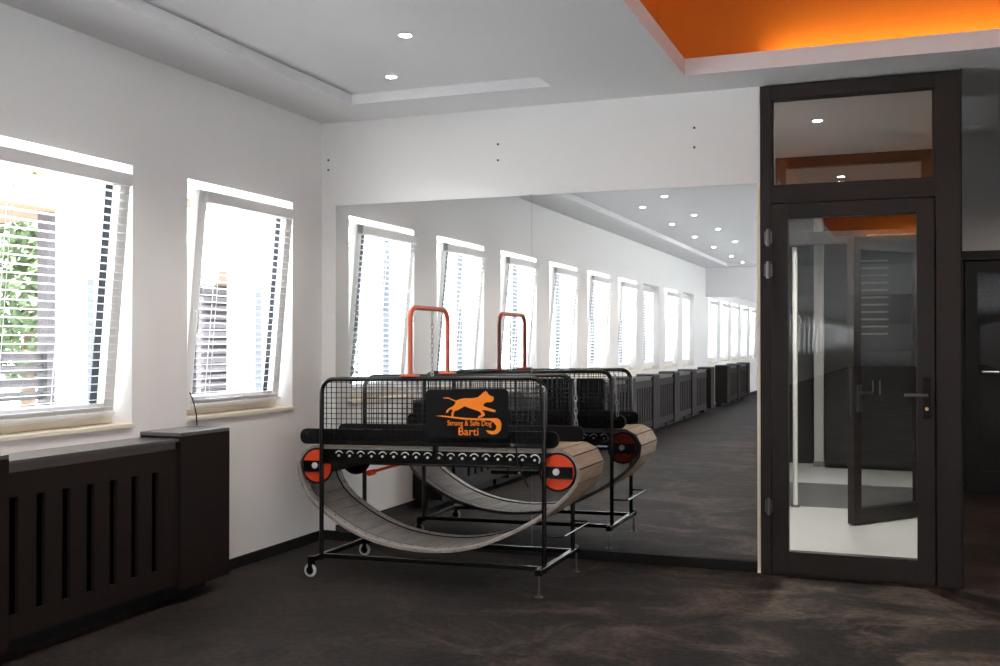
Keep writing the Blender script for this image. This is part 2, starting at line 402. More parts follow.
ordn = ['second', 'third', 'fourth', 'fifth', 'sixth', 'seventh', 'eighth', 'ninth', 'tenth', 'eleventh', 'twelfth']
far_y = [-10.02-PITCH*k for k in range(3)]
pos = [(4.71-PITCH*k, True) for k in range(1, 8)]+[(-8.0, False)]+[(y, True) for y in far_y]
for i, (y, cv) in enumerate(pos):
    c = copy_tree(cab0); c.location = (-W+.13, y, .08); beyond = y < -9
    wh = ('the %s radiator cabinet from the mirror wall, seen in the mirror' % ordn[i])
    tag(c, 'dark cabinet, '+wh, 'cabinet', 'radiator cabinets along the window wall')
    if cv and i < 10:
        q = copy_tree(cov0); q.location = (-W+.13, y-.77, .10)
        tag(q, 'dark slotted cover, the %s radiator cover from the mirror wall, seen in the mirror' % ordn[i], 'radiator cover', 'slotted radiator covers along the window wall')
# the black flexible cords by the windows
for (y, lab) in ((4.885, 'thin black cord hanging from the bottom corner of the second window to the cabinet top'),):
    pts = [(-W+.03+.01*math.sin(k*.5), y+.002+.0075*k+.0*k, 1.055-.02*k-.0012*k*k*.3) for k in range(9)]
    pts = [(-W+.02, 4.888, 1.075), (-W+.03, 4.893, 1.05), (-W+.04, 4.905, 1.0), (-W+.045, 4.915, .95), (-W+.05, 4.915, .888)]
    tag(MB().tube(pts, .0035, 6).build('cord', M['blackmatte'], smooth=True), lab, 'cord')

# ---------------------------------------------------------------- mirrors
def mirror(x0, x1, lab):
    t = empty('wall_mirror', ((x0+x1)/2, D, .063))
    MB().box(x0, x1, D-.001, D+.004, .063, 2.292).build('mirror_glass', M['mirror'], t)
    MB().box(x0, x1, D+.004, D+.0195, .063, 2.292).build('backing_board', M['greywall'], t)
    tag(t, lab, 'mirror', 'large mirror panels on the wall')
mirror(-3.640, -2.2175, 'large frameless wall mirror, the panel nearer the windows behind the dog treadmill')
mirror(-2.2155, -.810, 'large frameless wall mirror, the panel beside the charcoal glass door')
m = MB(); m.box(-2.235, -2.213, D-.012, D-.001, 2.285, 2.297)
tag(m.build('mirror_clip', M['steel'], bevel=.002), 'tiny steel clip on the top edge between the two mirrors', 'clip')

# wall plugs: pairs of screw holes above the mirrors
for x, zt, zb, lab in ((-2.448, 2.635, 2.532, 'above the middle of the left mirror'), (-1.178, 2.649, 2.531, 'above the right mirror near the door'), (-3.70, 2.610, 2.5415, 'high in the room corner by the windows')):
    for z, w_ in ((zt, 'upper'), (zb, 'lower')):
        o = MB().cyl((x, D-.004, z), (x, D, z), .0075, 12).build('wall_plug', M['plug'])
        tag(o, 'small brown wall plug %s, %s of the pair' % (lab, w_), 'wall plug', 'wall plugs above the mirrors')

# ---------------------------------------------------------------- downlights
def make_downlight(x, y, z):
    t = empty('downlight', (x, y, z))
    m = MB(); n = 24
    def ring(r, zz): return [m.bm.verts.new((x+r*math.cos(2*PI*k/n), y+r*math.sin(2*PI*k/n), zz)) for k in range(n)]
    rs = [ring(.043, z), ring(.041, z-.004), ring(.032, z-.005), ring(.030, z-.001)]
    for a, b in zip(rs, rs[1:]):
        for k in range(n): m.bm.faces.new((a[k], a[(k+1) % n], b[(k+1) % n], b[k]))
    m.build('ring', M['pvc'], t, smooth=True)
    MB().cyl((x, y, z-.004), (x, y, z-.001), .029, 24).build('lamp', M['lamp'], t)
    return t
rowA = [4.86-1.715*k for k in range(8)]; rowB = [5.59-1.75*k for k in range(9)]
# row B in the mirror ends at -8.44
dl = [(-2.38, 4.86), (-2.83, 5.59)]
d0 = make_downlight(-2.38, 4.86, 2.928); tag(d0, 'lit round downlight in the ceiling recess, the larger one nearer the viewer', 'downlight', 'recessed downlights')
d1 = copy_tree(d0); d1.location = (-2.83, 5.59, 2.928); tag(d1, 'lit round downlight in the ceiling recess, the one nearest the mirror wall', 'downlight', 'recessed downlights')
rl = [(-2.39, 3.15), (-2.83, 4.0), (-2.40, 1.50), (-2.83, 2.35), (-2.83, .69), (-2.41, -.27), (-2.87, -1.17), (-2.40, -2.0), (-2.90, -2.96), (-2.45, -3.9), (-2.92, -4.74), (-2.92, -6.65), (-2.94, -8.2)]
seq = ['first', 'second', 'third', 'fourth', 'fifth', 'sixth', 'seventh', 'eighth', 'ninth']
ia = ib = 0
for x, y in rl:
    c = copy_tree(d0); c.location = (x, y, 2.928)
    if x > -2.6: lab = 'mirrored ceiling downlight, %s of the row farther from the windows' % seq[ia]; ia += 1
    else: lab = 'mirrored ceiling downlight, %s of the row nearer the windows' % seq[ib]; ib += 1
    tag(c, lab, 'downlight', 'recessed downlights')
c = copy_tree(d0); c.location = (-.545, 7.46, CEIL); tag(c, 'lit downlight seen through the glass above the charcoal door', 'downlight', 'recessed downlights')
c = copy_tree(d0); c.location = (-.53, 10.05, CEIL); tag(c, 'small lit downlight seen through the second fanlight behind the charcoal door', 'downlight', 'recessed downlights')

# ---------------------------------------------------------------- charcoal glazed door with fanlight
FX0, FX1, FY0 = -.787, .292, D-.03
dr = empty('door_1', ((FX0+FX1)/2, D, 0)); dr['kind'] = 'structure'
m = MB(); f1 = D+.06
m.box(FX0, FX0+.062, FY0, f1, 0, 2.858); m.box(.165, FX1, FY0, f1, 0, 2.858)
m.box(FX0+.062, .165, FY0, f1, 2.775, 2.858); m.box(FX0+.062, .165, FY0, f1, 2.165, 2.262)
m.box(FX0+.062, .165, FY0, f1, 0, .012); m.box(.140, .165, D+.025, f1, .012, 2.165); m.box(FX0+.062, FX0+.09, D+.025, f1, .012, 2.165)
m.build('door_frame', M['door'], dr, bevel=.002)
MB().box(FX0+.055, .17, D+.01, D+.02, 2.255, 2.78).build('fanlight_glass', M['dglass'], dr)
m = MB(); m.box(FX0+.062, FX0+.078, FY0+.012, FY0+.03, 2.262, 2.775); m.box(.150, .165, FY0+.012, FY0+.03, 2.262, 2.775)
m.box(FX0+.078, .150, FY0+.012, FY0+.03, 2.262, 2.275); m.build('glazing_bead', M['door'], dr)
# leaf, its glass a hair out of the frame's plane
lx0, lx1, lz0, lz1 = FX0+.066, .158, .015, 2.158
gx0, gx1, gz0, gz1 = -.628, .066, .142, 2.075
m = MB(); ly0, ly1 = D-.045, D+.02
m.box(lx0, gx0, ly0, ly1, lz0, lz1); m.box(gx1, lx1, ly0, ly1, lz0, lz1)
m.box(gx0, gx1, ly0, ly1, lz0, gz0); m.box(gx0, gx1, ly0, ly1, gz1, lz1)
lf = m.build('door_leaf', M['door'], dr, bevel=.003)
g = MB().box(gx0-.006, gx1+.006, -.003, .003, gz0-.006, gz1+.006)
ABS = False
gl = g.build('leaf_glass', M['dglass'], lf); ABS = True
gl.location = Vector((0, D-.012, 0))-wloc(lf)
gl.rotation_euler = (0, 0, R(-.5))
for z in (1.965, 1.775, .40):
    m = MB(); m.cyl((-.738, D-.066, z-.05), (-.738, D-.066, z+.05), .011, 12); m.box(-.760, -.716, D-.066, D-.03, z-.035, z+.035)
    m.build('hinge', M['darksteel'], dr, bevel=.002)
m = MB(); m.prism(rrect(.098, .136, .93, 1.16, .008), 'y', D-.056, D-.045); hd = m.build('handle_plate', M['black'], lf)
m = MB(); m.tube([(.117, D-.055, 1.062), (.117, D-.095, 1.062), (.105, D-.105, 1.062), (.0, D-.105, 1.060)], .0085, 10); m.build('lever_handle', M['darksteel'], lf, smooth=True)
MB().cyl((.117, D-.063, .985), (.117, D-.055, .985), .010, 14).build('lock_cylinder', M['brass'], lf, smooth=True)

# second glazed screen and its open leaf behind the door
d2 = empty('door_2', (-.3, 8.9, 0)); d2['kind'] = 'structure'
m = MB(); y0, y1 = 8.88, 8.95
m.box(-.98, -.90, y0, y1, 0, CEIL); m.box(.13, .2925, y0, y1, 0, CEIL)
m.box(-.90, .13, y0, y1, 2.78, CEIL); m.box(-.90, .13, y0, y1, 2.15, 2.25)
m.build('door_frame', M['door'], d2)
MB().box(-.90, .13, 8.91, 8.92, 2.25, 2.78).build('fanlight_glass', M['dglass'], d2)
A = Vector((.13, 8.88, 0)); B = Vector((-.37, 8.23, 0)); L2 = (B-A).length; an = math.atan2(B.y-A.y, B.x-A.x)
ABS = False
def leafpart(mb, name, m_, parent=None):
    for v in mb.bm.verts:
        p = Matrix.Rotation(an, 3, 'Z') @ v.co; v.co = p+A-Vector((-.3, 8.9, 0))
    return mb.build(name, m_, parent if parent else d2)
m = MB(); m.box(0, .08, -.03, .03, .01, 2.14); m.box(L2-.08, L2, -.03, .03, .01, 2.14); m.box(.08, L2-.08, -.03, .03, .01, .12); m.box(.08, L2-.08, -.03, .03, 2.05, 2.14)
l2 = leafpart(m, 'door_leaf', M['door'])
m = MB(); m.box(.08, L2-.08, -.004, .004, .12, 2.05); leafpart(m, 'leaf_glass', M['dglass'], l2)
m = MB(); m.box(L2-.001, L2+.002, -.012, .012, .80, 1.20); leafpart(m, 'lock_plate', M['chrome'], l2)
m = MB(); m.box(L2-.07, L2-.03, -.045, .045, .84, 1.04); m.cyl((L2-.05, .03, .98), (L2-.05, .08, .98), .01); m.box(L2-.16, L2-.04, .07, .085, .972, .988)
leafpart(m, 'lever_handle', M['darksteel'], l2)
ABS = True

# things standing in the vestibule
t = empty('grey_pillar', (-.62, 10.6, 0)); t.name = 'column'
t['kind'] = 'structure'
m = MB(); m.box(-.92, -.82, 12.0, 12.1, 0, CEIL); m.build('shaft', M['greywall'], t)
m = MB(); m.box(-.93, -.81, 11.99, 12.11, 0, .06); m.build('foot', M['shadegrey'], t)
t = empty('metal_pole', (-.845, 9.0, 0)); tag(t, 'slim pale metal pole behind the glass door, at its left', 'pole')
m = MB(); m.cyl((-.84, 9.0, .02), (-.84, 9.0, 2.14), .020, 12); m.build('pole', M['pvc'], t, smooth=True)
m = MB(); m.cyl((-.84, 9.0, 0), (-.84, 9.0, .02), .035, 16); m.build('foot', M['shadegrey'], t)
t = empty('cupboard', (-.45, 12.1, 0)); tag(t, 'dark cupboard against the back wall, seen through the glass door', 'cupboard')
m = MB(); m.box(-.80, .25, 11.9, 12.295, 0.04, 1.27); m.build('body', M['darkwall'], t, bevel=.003)
m = MB(); m.box(-.795, -.28, 11.88, 11.899, .06, 1.25); m.build('door', M['darkwall'], t); m = MB(); m.box(-.27, .245, 11.88, 11.899, .06, 1.25); m.build('door', M['darkwall'], t)
for x in (-.31, -.24): MB().box(x-.006, x+.006, 11.865, 11.88, .8, .95).build('handle', M['steel'], t)
m = MB(); m.box(-.80, .25, 11.95, 12.295, 0, .04); m.build('plinth', M['blackmatte'], t)
# slatted window on the dark back wall
t = empty('window_40', (-.1, 12.29, 1.8)); t['kind'] = 'structure'
m = MB(); m.box(-.47, -.14, 12.27, 12.299, 1.42, 2.34); m.build('window_frame', M['door'], t)
m = MB()
for k in range(11): m.box(-.45, -.16, 12.25, 12.268, 1.44+k*.08, 1.46+k*.08)
m.build('blind_slats', M['greywall'], t)

# passage door on the right
d3 = empty('door_3', (1.1, 10.4, 0)); d3['kind'] = 'structure'
m = MB(); y0, y1 = 10.38, 10.5
m.box(.3025, .50, y0, y1, 0, 2.18); m.box(1.8, 1.9, y0, y1, 0, 2.18); m.box(.50, 1.8, y0, y1, 2.1, 2.18)
m.build('door_frame', M['darkwall'], d3)
m = MB(); m.box(.52, .62, y0+.03, y1-.03, .01, 2.09); m.box(1.3, 1.4, y0+.03, y1-.03, .01, 2.09); m.box(.62, 1.3, y0+.03, y1-.03, .01, .2); m.box(.62, 1.3, y0+.03, y1-.03, 1.99, 2.09); m.box(1.4, 1.8, y0+.03, y1-.03, .01, 2.09)
l3 = m.build('door_leaf', M['darkwall'], d3)
MB().box(.62, 1.3, 10.43, 10.44, .2, 1.99).build('leaf_glass', M['wglass'], l3)
m = MB(); m.tube([(.66, 10.41, 1.09), (.66, 10.35, 1.09), (.79, 10.35, 1.09)], .010, 8); m.build('lever_handle', M['steel'], l3)
m = MB(); m.box(.33, 4.6, 11.2, 11.3, 0, 3.3); struct(m.build('wall_passage_end', M['darkwall']))
m = MB(); m.box(-W-WT, 4.8, END-.2, 12.5, 3.7, 3.8); m.box(-W-WT, 4.8, 12.5, 12.6, 0, 3.8); struct(m.build('roof', M['ceil']))  # unseen slab over the building, added to keep the sun out

# ---------------------------------------------------------------- the dog treadmill
TX, TY = -2.482, 5.613
tm = empty('dog_treadmill', (TX, TY, 0))
tag(tm, 'black framed slatted dog treadmill with mesh cage sides and orange hoop before the mirrors', 'treadmill')
sh = lambda co: .0175*(co.x-TX)
XL, XR, YF, YB = -3.180, -1.810, 5.390, 5.915
TOP = 1.150; RT = .0135
def hoop(y):
    r = .075; zt = TOP
    p = [(XL, y, .10)]+[(XL, y, zt-r)]+arc((XL+r, y, zt-r), r, 180, 90, 8, 'xz')[1:]
    p += arc((XR-r, y, zt-r), r, 90, 0, 8, 'xz')+[(XR, y, .10)]
    return p
for y in (YF, YB):
    MB().tube(hoop(y), RT, 12).build('cage_frame', M['black'], tm, smooth=True, shear=sh)
m = MB()
for y in (YF, YB): m.box(XL, XR, y-.012, y+.012, .112, .136)
fr = m.build('base_rail', M['black'], tm, bevel=.002, shear=sh)
for x, ya, yb in ((XL, 5.285, 5.945), (XR, 5.29, 6.0)):
    m = MB(); m.box(x-.014, x+.014, ya, yb, .108, .136); m.build('cross_rail', M['black'], tm, bevel=.002, shear=sh)
# side channels that carry the rollers, and mesh bottom bars
for y, s in ((YF, 1), (YB, -1)):
    m = MB()
    m.box(XL, XR, min(y+s*.012, y+s*.017), max(y+s*.012, y+s*.017), .6665, .743)          # web
    m.box(XL, XR, min(y-s*.012, y+s*.02), max(y-s*.012, y+s*.02), .660, .667)            # bottom flange
    m.build('roller_channel', M['black'], tm, shear=sh)
    m = MB(); m.box(XL, XR, y-.010, y+.010, .770, .796); m.box(TX+.02, TX+.045, y-.014, y+.012, .70, .775)
    m.build('cage_bottom_bar', M['black'], tm, shear=sh)
    # mesh: wires
    m = MB(); x = XL+.032; rw = .0019
    while x < XR-.02:
        e = max(0, .075-min(x-XL, XR-x)); zt = TOP-(.075-math.sqrt(max(0, .075**2-e*e)))
        m.box(x-rw, x+rw, y-rw, y+rw, .79, zt); x += .0328
    z = .83
    while z < TOP-.01:
        e = max(0, z-(TOP-.075)); ins = .075-math.sqrt(.075**2-e*e)
        m.box(XL+ins, XR-ins, y-rw*2, y-rw*.2, z-rw, z+rw); z += .0302
    m.build('wire_mesh', M['black'], tm, shear=sh)
    # padded side boards inside the cage
    yy = y+s*.040
    xa, xb = (-3.350, -1.742) if s > 0 else (-3.335, -1.728)
    m = MB(); m.prism(rrect(xa, xb, .7675, .858, .040, 7), 'y', min(yy, yy+s*.022), max(yy, yy+s*.022))
    b = m.build('side_board', M['pad'], tm, bevel=.003, shear=sh)
    m = MB()
    for q in (xa+.05, xb-.065): m.cyl((q, yy-.004*1, .83), (q, yy+.026 if s > 0 else yy+.004, .83), .006, 10)
    m.build('board_bolt', M['chrome'], b, shear=sh)
# rollers
for k in range(18):
    x = -3.070+k*.0708
    ro = MB().cyl((x, YF+.020, .716), (x, YB-.020, .716), .0265, 20).build('roller', M['roller'], tm, smooth=True, shear=sh)
    for y, s in ((YF, 1), (YB, -1)):
        a0, a1, rr, tr = (30, 150, .0265, .0032) if k < 17 else (-35, 150, .028, .0042)
        MB().tube([(x+rr*math.cos(R(q)), y+s*.0115, .706+rr*math.sin(R(q))) for q in range(a0, a1+1, 12)], tr, 8).build('bearing_rim', M['roller'], ro, smooth=True, shear=sh)
        MB().tube([(x, y+s*.004, .706), (x, y+s*.0118, .706)], .0070, 8).build('bolt', M['bright'], ro, shear=sh)
# drums
BY0, BY1 = YF+.028, YB-.028
for xc, x_in, x_out in ((-3.225, XL, -3.305), (-1.742, XR, -1.652)):
    zc = .642
    dm = MB().cyl((xc, BY0+.012, zc), (xc, BY1-.012, zc), .055, 32).build('end_drum', M['blackmatte'], tm, smooth=True, shear=sh)
    for y, s in ((BY0+.004, -1), (BY1-.004, 1)):
        m = MB()   # rim and hub ring
        m.cyl((xc, y, zc), (xc, y+s*.006, zc), .106, 40); m.build('drum_rim', M['blackmatte'], dm, smooth=True, shear=sh)
        m = MB(); m.cyl((xc, y, zc), (xc, y+s*.008, zc), .094, 40); m.build('drum_disc', M['red'], dm, smooth=True, shear=sh)
    for y, s in ((YF, 1), (YB, -1)):
        m = MB(); a, b = sorted((x_in, x_out)); ya, yb = sorted((y+s*.002, y+s*.012))
        m.box(a, b, ya, yb, zc-.028, zc+.032); m.box(a, b, ya-.004, yb+.004, zc-.034, zc-.027)
        br = m.build('axle_bracket', M['black'], tm, bevel=.002, shear=sh)
        m = MB(); m.cyl((xc, y-s*.006, zc+.004), (xc, y+s*.004, zc+.004), .018, 20); m.cyl((xc, y-s*.014, zc+.004), (xc, y-s*.005, zc+.004), .009, 6)
        m.build('axle_bolt', M['bright'], br, smooth=True, shear=sh)
# the slatted belt: closed path in the x-z plane
lower = [(-3.362, .650), (-3.350, .575), (-3.312, .480), (-3.232, .392), (-3.070, .292), (-2.940, .236), (-2.810, .200), (-2.680, .181), (-2.556, .174), (-2.440, .178), (-2.330, .192), (-2.190, .228), (-2.010, .306), (-1.900, .366), (-1.800, .430), (-1.700, .515), (-1.640, .585), (-1.622, .650)]
def top_path():
    P = []
    for k in range(1, 9): t = R(180-90*k/8); P.append((-3.225+.135*math.cos(t), .642+.115*math.sin(t)))
    return P
rt = [(-1.742+.120*math.cos(R(a)), .642+.118*math.sin(R(a))) for a in (15, 32, 48, 62, 76, 90)]
# world (sheared) -> store unsheared; lower points were measured in the world
def uns(p): return (p[0], p[1]-.0175*(p[0]-TX))
loop = [uns(p) for p in lower]+rt
loop += [(-1.742-(i+1)*(1.483/22), .757+.0015*0) for i in range(21)]
loop += top_path()[::-1]
# catmull-rom resample to even slats
def resample(P, n):
    N = len(P); Q = []
    for i in range(N):
        p0, p1, p2, p3 = [Vector((*P[(i+k) % N], 0)) for k in (-1, 0, 1, 2)]
        for j in range(8):
            t = j/8
            Q.append(.5*((2*p1)+(-p0+p2)*t+(2*p0-5*p1+4*p2-p3)*t*t+(-p0+3*p1-3*p2+p3)*t**3))
    L = [0]
    for i in range(len(Q)): L.append(L[-1]+(Q[(i+1) % len(Q)]-Q[i]).length)
    out = []; j = 0
    for k in range(n):
        s = L[-1]*k/n
        while L[j+1] < s: j += 1
        f = (s-L[j])/(L[j+1]-L[j]); a, b = Q[j], Q[(j+1) % len(Q)]
        v = a+(b-a)*f; out.append((v.x, v.y))
    return out
NS = 52
bp = resample(loop, NS)
def offset(P, i, o):
    N = len(P); a, b = Vector(P[i-1]), Vector(P[(i+1) % N]); d = (b-a).normalized()
    return (P[i][0]+d.y*o, P[i][1]-d.x*o)          # loop runs counter-clockwise seen from -y: outward is to the right
m = MB(); strip = MB(); riv = MB()
th_ = .008
for i in range(NS):
    j = (i+1) % NS
    A, B = Vector(bp[i]), Vector(bp[j]); d = (B-A); l = d.length; d.normalize(); nrm = Vector((d.y, -d.x))
    g = .0016
    a, b = A+d*g, B-d*g
    q = [a+nrm*th_, b+nrm*th_, b-nrm*th_, a-nrm*th_]
    m.prism([(v.x, v.y) for v in q], 'y', BY0, BY1)
    m.bm.faces.ensure_lookup_table(); m.bm.faces[-4].material_index = 1
    # rivets on the inner face
    mid_ = (A+B)/2-nrm*(th_+.0065)
    for y in (BY0+.032, BY1-.032):
        riv.cyl((mid_.x, y, mid_.y), (mid_.x-nrm.x*.0015, y, mid_.y-nrm.y*.0015), .0062, 6)
inner = [offset(bp, i, -th_) for i in range(NS)]; inner2 = [offset(bp, i, -th_-.006) for i in range(NS)]
for y0, y1 in ((BY0+.002, BY0+.062), (BY1-.062, BY1-.002)):
    rings = []
    for i in range(NS):
        rings.append([strip.bm.verts.new((px, y, pz)) for (px, pz), y in ((inner[i], y0), (inner[i], y1), (inner2[i], y1), (inner2[i], y0))])
    for i in range(NS):
        a, b = rings[i], rings[(i+1) % NS]
        for k in range(4): strip.bm.faces.new((a[k], a[(k+1) % 4], b[(k+1) % 4], b[k]))
belt = m.build('slatted_belt', [M['belt'], M['tread']], tm, bevel=.002, shear=sh)
strip.build('belt_strip', M['beltedge'], belt, smooth=True, shear=sh)
o = riv.build('rivets', M['rivet'], belt, shear=sh); o['kind'] = 'stuff'
for yv in (BY0+.066, BY1-.066):
    MB().tube([(px, yv, pz) for px, pz in [offset(bp, i, -th_-.003) for i in range(NS)]], .0042, 6, closed=True).build('strip_shadow_line', M['blackmatte'], belt, smooth=True, shear=sh)  # black line drawn as the shadow beside each raised strip
core = MB(); cr_o = [offset(bp, i, .0045) for i in range(NS)]; cr_i = [offset(bp, i, -.0045) for i in range(NS)]
rings = [[core.bm.verts.new((p[0], y, p[1])) for p, y in ((cr_o[i], BY0+.004), (cr_o[i], BY1-.004), (cr_i[i], BY1-.004), (cr_i[i], BY0+.004))] for i in range(NS)]
for i in range(NS):
    a, b = rings[i], rings[(i+1) % NS]
    for k in range(4): core.bm.faces.new((a[k], a[(k+1) % 4], b[(k+1) % 4], b[k]))
core.build('belt_core', M['blackmatte'], belt, shear=sh)
# wheels
for y in (5.300, 5.955):
    xw = -3.200; m = MB()
    ring = [(xw+.030*math.cos(2*PI*k/28), y, .0405+.030*math.sin(2*PI*k/28)) for k in range(28)]
    m.tube(ring, .0095, 8, closed=True)
    wh = m.build('castor_wheel', M['tyre'], tm, smooth=True)
    MB().cyl((xw, y-.008, .0405), (xw, y+.008, .0405), .024, 20).build('wheel_hub', M['blackmatte'], wh, smooth=True)
    m = MB(); m.box(xw-.008, xw+.02, y-.016, y-.0125, .03, .118); m.box(xw-.008, xw+.02, y+.0125, y+.016, .03, .118); m.box(xw-.008, xw+.035, y-.016, y+.016, .112, .122)
    m.cyl((xw, y-.02, .0405), (xw, y+.02, .0405), .005, 8); m.build('wheel_fork', M['black'], wh)
# screw feet on the right
for y in (5.305, 5.985):
    m = MB(); m.cyl((XR, y, .012), (XR, y, .165), .0055, 10); ft = m.build('screw_foot', M['darksteel'], tm, smooth=True)
    m = MB(); m.cyl((XR, y, 0), (XR, y, .006), .022, 20); m.cyl((XR, y, .006), (XR, y, .018), .010, 12); m.build('foot_pad', M['darksteel'], ft)
    m = MB(); m.cyl((XR, y, .150), (XR, y, .158), .011, 6); m.build('foot_nut', M['chrome'], ft)
    m = MB(); m.box(XR-.017, XR+.017, y-.02, y+.02, .1185, .1495); m.build('foot_socket', M['black'], ft)
# U shaped step bar at the right end
zr = .300; r = .03
p = [(XR, YF, zr), (-1.745, YF, zr)]+arc((-1.735, YF+r, zr), r, -90, 0, 6, 'xy')+arc((-1.735, YB-r, zr), r, 0, 90, 6, 'xy')+[(XR, YB, zr)]
MB().tube(p, .0055, 8).build('step_bar', M['black'], tm, smooth=True, shear=sh)
# orange hoop with base plates, rings and chain
xh = -2.609; r = .075; zt = 1.553
p = [(xh, YF, TOP+.01)]+[(xh, YF, zt-r)]+arc((xh, YF+r, zt-r), r, 180, 90, 8, 'yz')[1:]+arc((xh, YB-r, zt-r), r, 90, 0, 8, 'yz')+[(xh, YB, TOP+.01)]
hp = MB().tube(p, .0145, 14).build('leash_hoop', M['orange'], tm, smooth=True)
for y in (YF, YB):
    m = MB(); m.box(xh-.05, xh+.05, y-.024, y+.024, TOP+.010, TOP+.021)
    m.tube([(xh, y, TOP+.017), (xh, y, TOP+.03)], .020, 12, r2=.015)
    m.build('base_plate', M['orange'], hp, bevel=.002)
for y, s in ((YF, 1), (YB, -1)):
    c = Vector((xh, y+s*.046 if s > 0 else y+.006, zt-.062))
    if s < 0: c = Vector((xh, y+.004, zt-.055))
    MB().tube([(c.x+.0*k, c.y+.018*math.cos(2*PI*k/20), c.z+.018*math.sin(2*PI*k/20)) for k in range(20)], .0022, 6, closed=True).build('ring', M['steel'], hp, smooth=True)
def chain(name, p0, p1, parent, pitch=.024, r=.0022, n=None, carab=True):
    p0, p1 = Vector(p0), Vector(p1); d = p1-p0; L = d.length; d.normalize()
    rot = Vector((0, 0, -1)).rotation_difference(d).to_matrix()
    m = MB(); s = 0; k = 0
    if carab:
        cl = .058
        pts = [p0+rot @ Vector((0, .010*math.cos(t)*(1.15-.35*math.sin(t)), -cl/2-.5*cl*math.sin(t))) for t in [2*PI*q/24 for q in range(24)]]
        m.tube(pts, .0028, 6, closed=True); s = cl-.004
    while s < L:
        pts = []
        for q in range(16):
            t = 2*PI*q/16; u = .0075*math.cos(t); v = -pitch*.66*math.sin(t)
            pts.append(p0+rot @ Vector((u if k % 2 else 0, 0 if k % 2 else u, -(s+pitch*.5)+v)))
        m.tube(pts, r, 6, closed=True); s += pitch; k += 1
    return m.build(name, M['steel'], parent, smooth=True)
chain('leash_chain', (xh, 5.69, zt-.012), (xh, 5.69, 1.15), tm, pitch=.028, r=.0030)
chain('gate_chain', (XR+.020, YB-.012, 1.135), (XR+.030, YB-.03, .90), tm, pitch=.036, r=.0038)
MB().tube([(XR+.01, YB-.008, 1.135+.012*1), (XR+.022, YB-.012, 1.14), (XR+.024, YB-.012, 1.128)], .004, 8).build('chain_hook', M['steel'], tm)
MB().tube([(XR-.005, YF-.012, 1.118), (XR+.008, YF-.02, 1.112), (XR+.012, YF-.02, 1.098), (XR+.004, YF-.018, 1.09)], .004, 8).build('chain_hook', M['steel'], tm)
# tension arm and small adjuster
m = MB(); m.tube([(-2.98, 5.62, .585), (-2.84, 5.62, .625), (-2.72, 5.62, .655)], .009, 8); m.cyl((-2.975, 5.59, .585), (-2.975, 5.65, .585), .018, 14)
m.build('tension_arm', M['red'], tm, smooth=True, shear=sh)
m = MB(); m.box(-3.03, -2.60, 5.60, 5.64, .640, .664); m.build('cross_member', M['black'], tm, shear=sh)
m = MB(); m.box(-2.20, -1.86, 5.60, 5.625, .60, .62); m.box(-1.9, -1.87, 5.60, 5.625, .60, .66); br = m.build('brake_lever', M['black'], tm, shear=sh)
MB().sphere((-2.02, 5.58, .61), .010).build('lever_knob', M['chrome'], br, smooth=True, shear=sh)
m = MB(); m.tube([(-1.965, YF-.016, .785), (-1.962, YF-.016, .74), (-1.955, YF-.016, .69), (-1.93, YF-.010, .62), (-1.90, YF+.0, .56)], .0045, 6)
cd = m.build('strap', M['blackmatte'], tm, smooth=True, shear=sh)
MB().cyl((-1.985, YF-.020, .788), (-1.985, YF-.010, .788), .009, 12).build('strap_bolt', M['chrome'], cd, shear=sh)
# sign with the running dog
SX0, SX1, SZ0, SZ1 = -2.500, -2.008, .820, 1.090
ysg = YF-.016
m = MB(); m.prism(rrect(SX0, SX1, SZ0, SZ1, .022), 'y', ysg-.004, ysg)
sg = m.build('sign_plate', M['pad'], tm, shear=sh); sg['label'] = 'black plate printed with an orange running dog and lettering'
def sc(cx, cy): return (SX0+(cx-55)/825*(SX1-SX0), SZ1-(cy-95)*(SZ1-SZ0)/505)
dog = [(230,182),(285,178),(330,200),(365,210),(400,195),(450,186),(530,185),(580,175),(612,150),(638,122),(665,112),(690,150),(738,175),(736,205),(712,226),(668,226),(648,236),(632,262),(662,276),(757,308),(757,322),(735,326),(680,312),(640,305),(622,310),(645,335),(652,360),(625,378),(592,390),(578,386),(588,370),(615,356),(612,335),(590,318),(540,302),(490,284),(450,268),(420,285),(385,308),(348,318),(338,350),(334,380),(312,380),(318,340),(330,308),(312,300),(292,312),(280,334),(262,338),(262,318),(290,290),(330,270),(352,245),(360,222),(330,210),(285,188),(235,188)]
swoosh = [(155,370),(220,364),(330,376),(450,388),(600,392),(700,390),(770,388),(800,408),(814,450),(806,510),(775,545),(730,557),(690,547),(658,512),(690,516),(730,522),(758,505),(765,470),(742,435),(700,414),(600,412),(450,406),(330,392),(220,378)]
def decal(name, poly, lab):
    m = MB(); P = [sc(*p) for p in poly]
    f = m.bm.faces.new([m.bm.verts.new((x, ysg-.0050, z)) for x, z in P])
    g = bmesh.ops.extrude_face_region(m.bm, geom=[f]); 
    for v in [e for e in g['geom'] if isinstance(e, bmesh.types.BMVert)]: v.co.y += .0008
    bmesh.ops.triangulate(m.bm, faces=m.bm.faces[:])
    o = m.build(name, M['logo'], sg, shear=sh); o['label'] = lab
decal('dog_emblem', dog, 'orange silhouette of a running dog')
decal('swoosh', swoosh, 'orange curved underline')
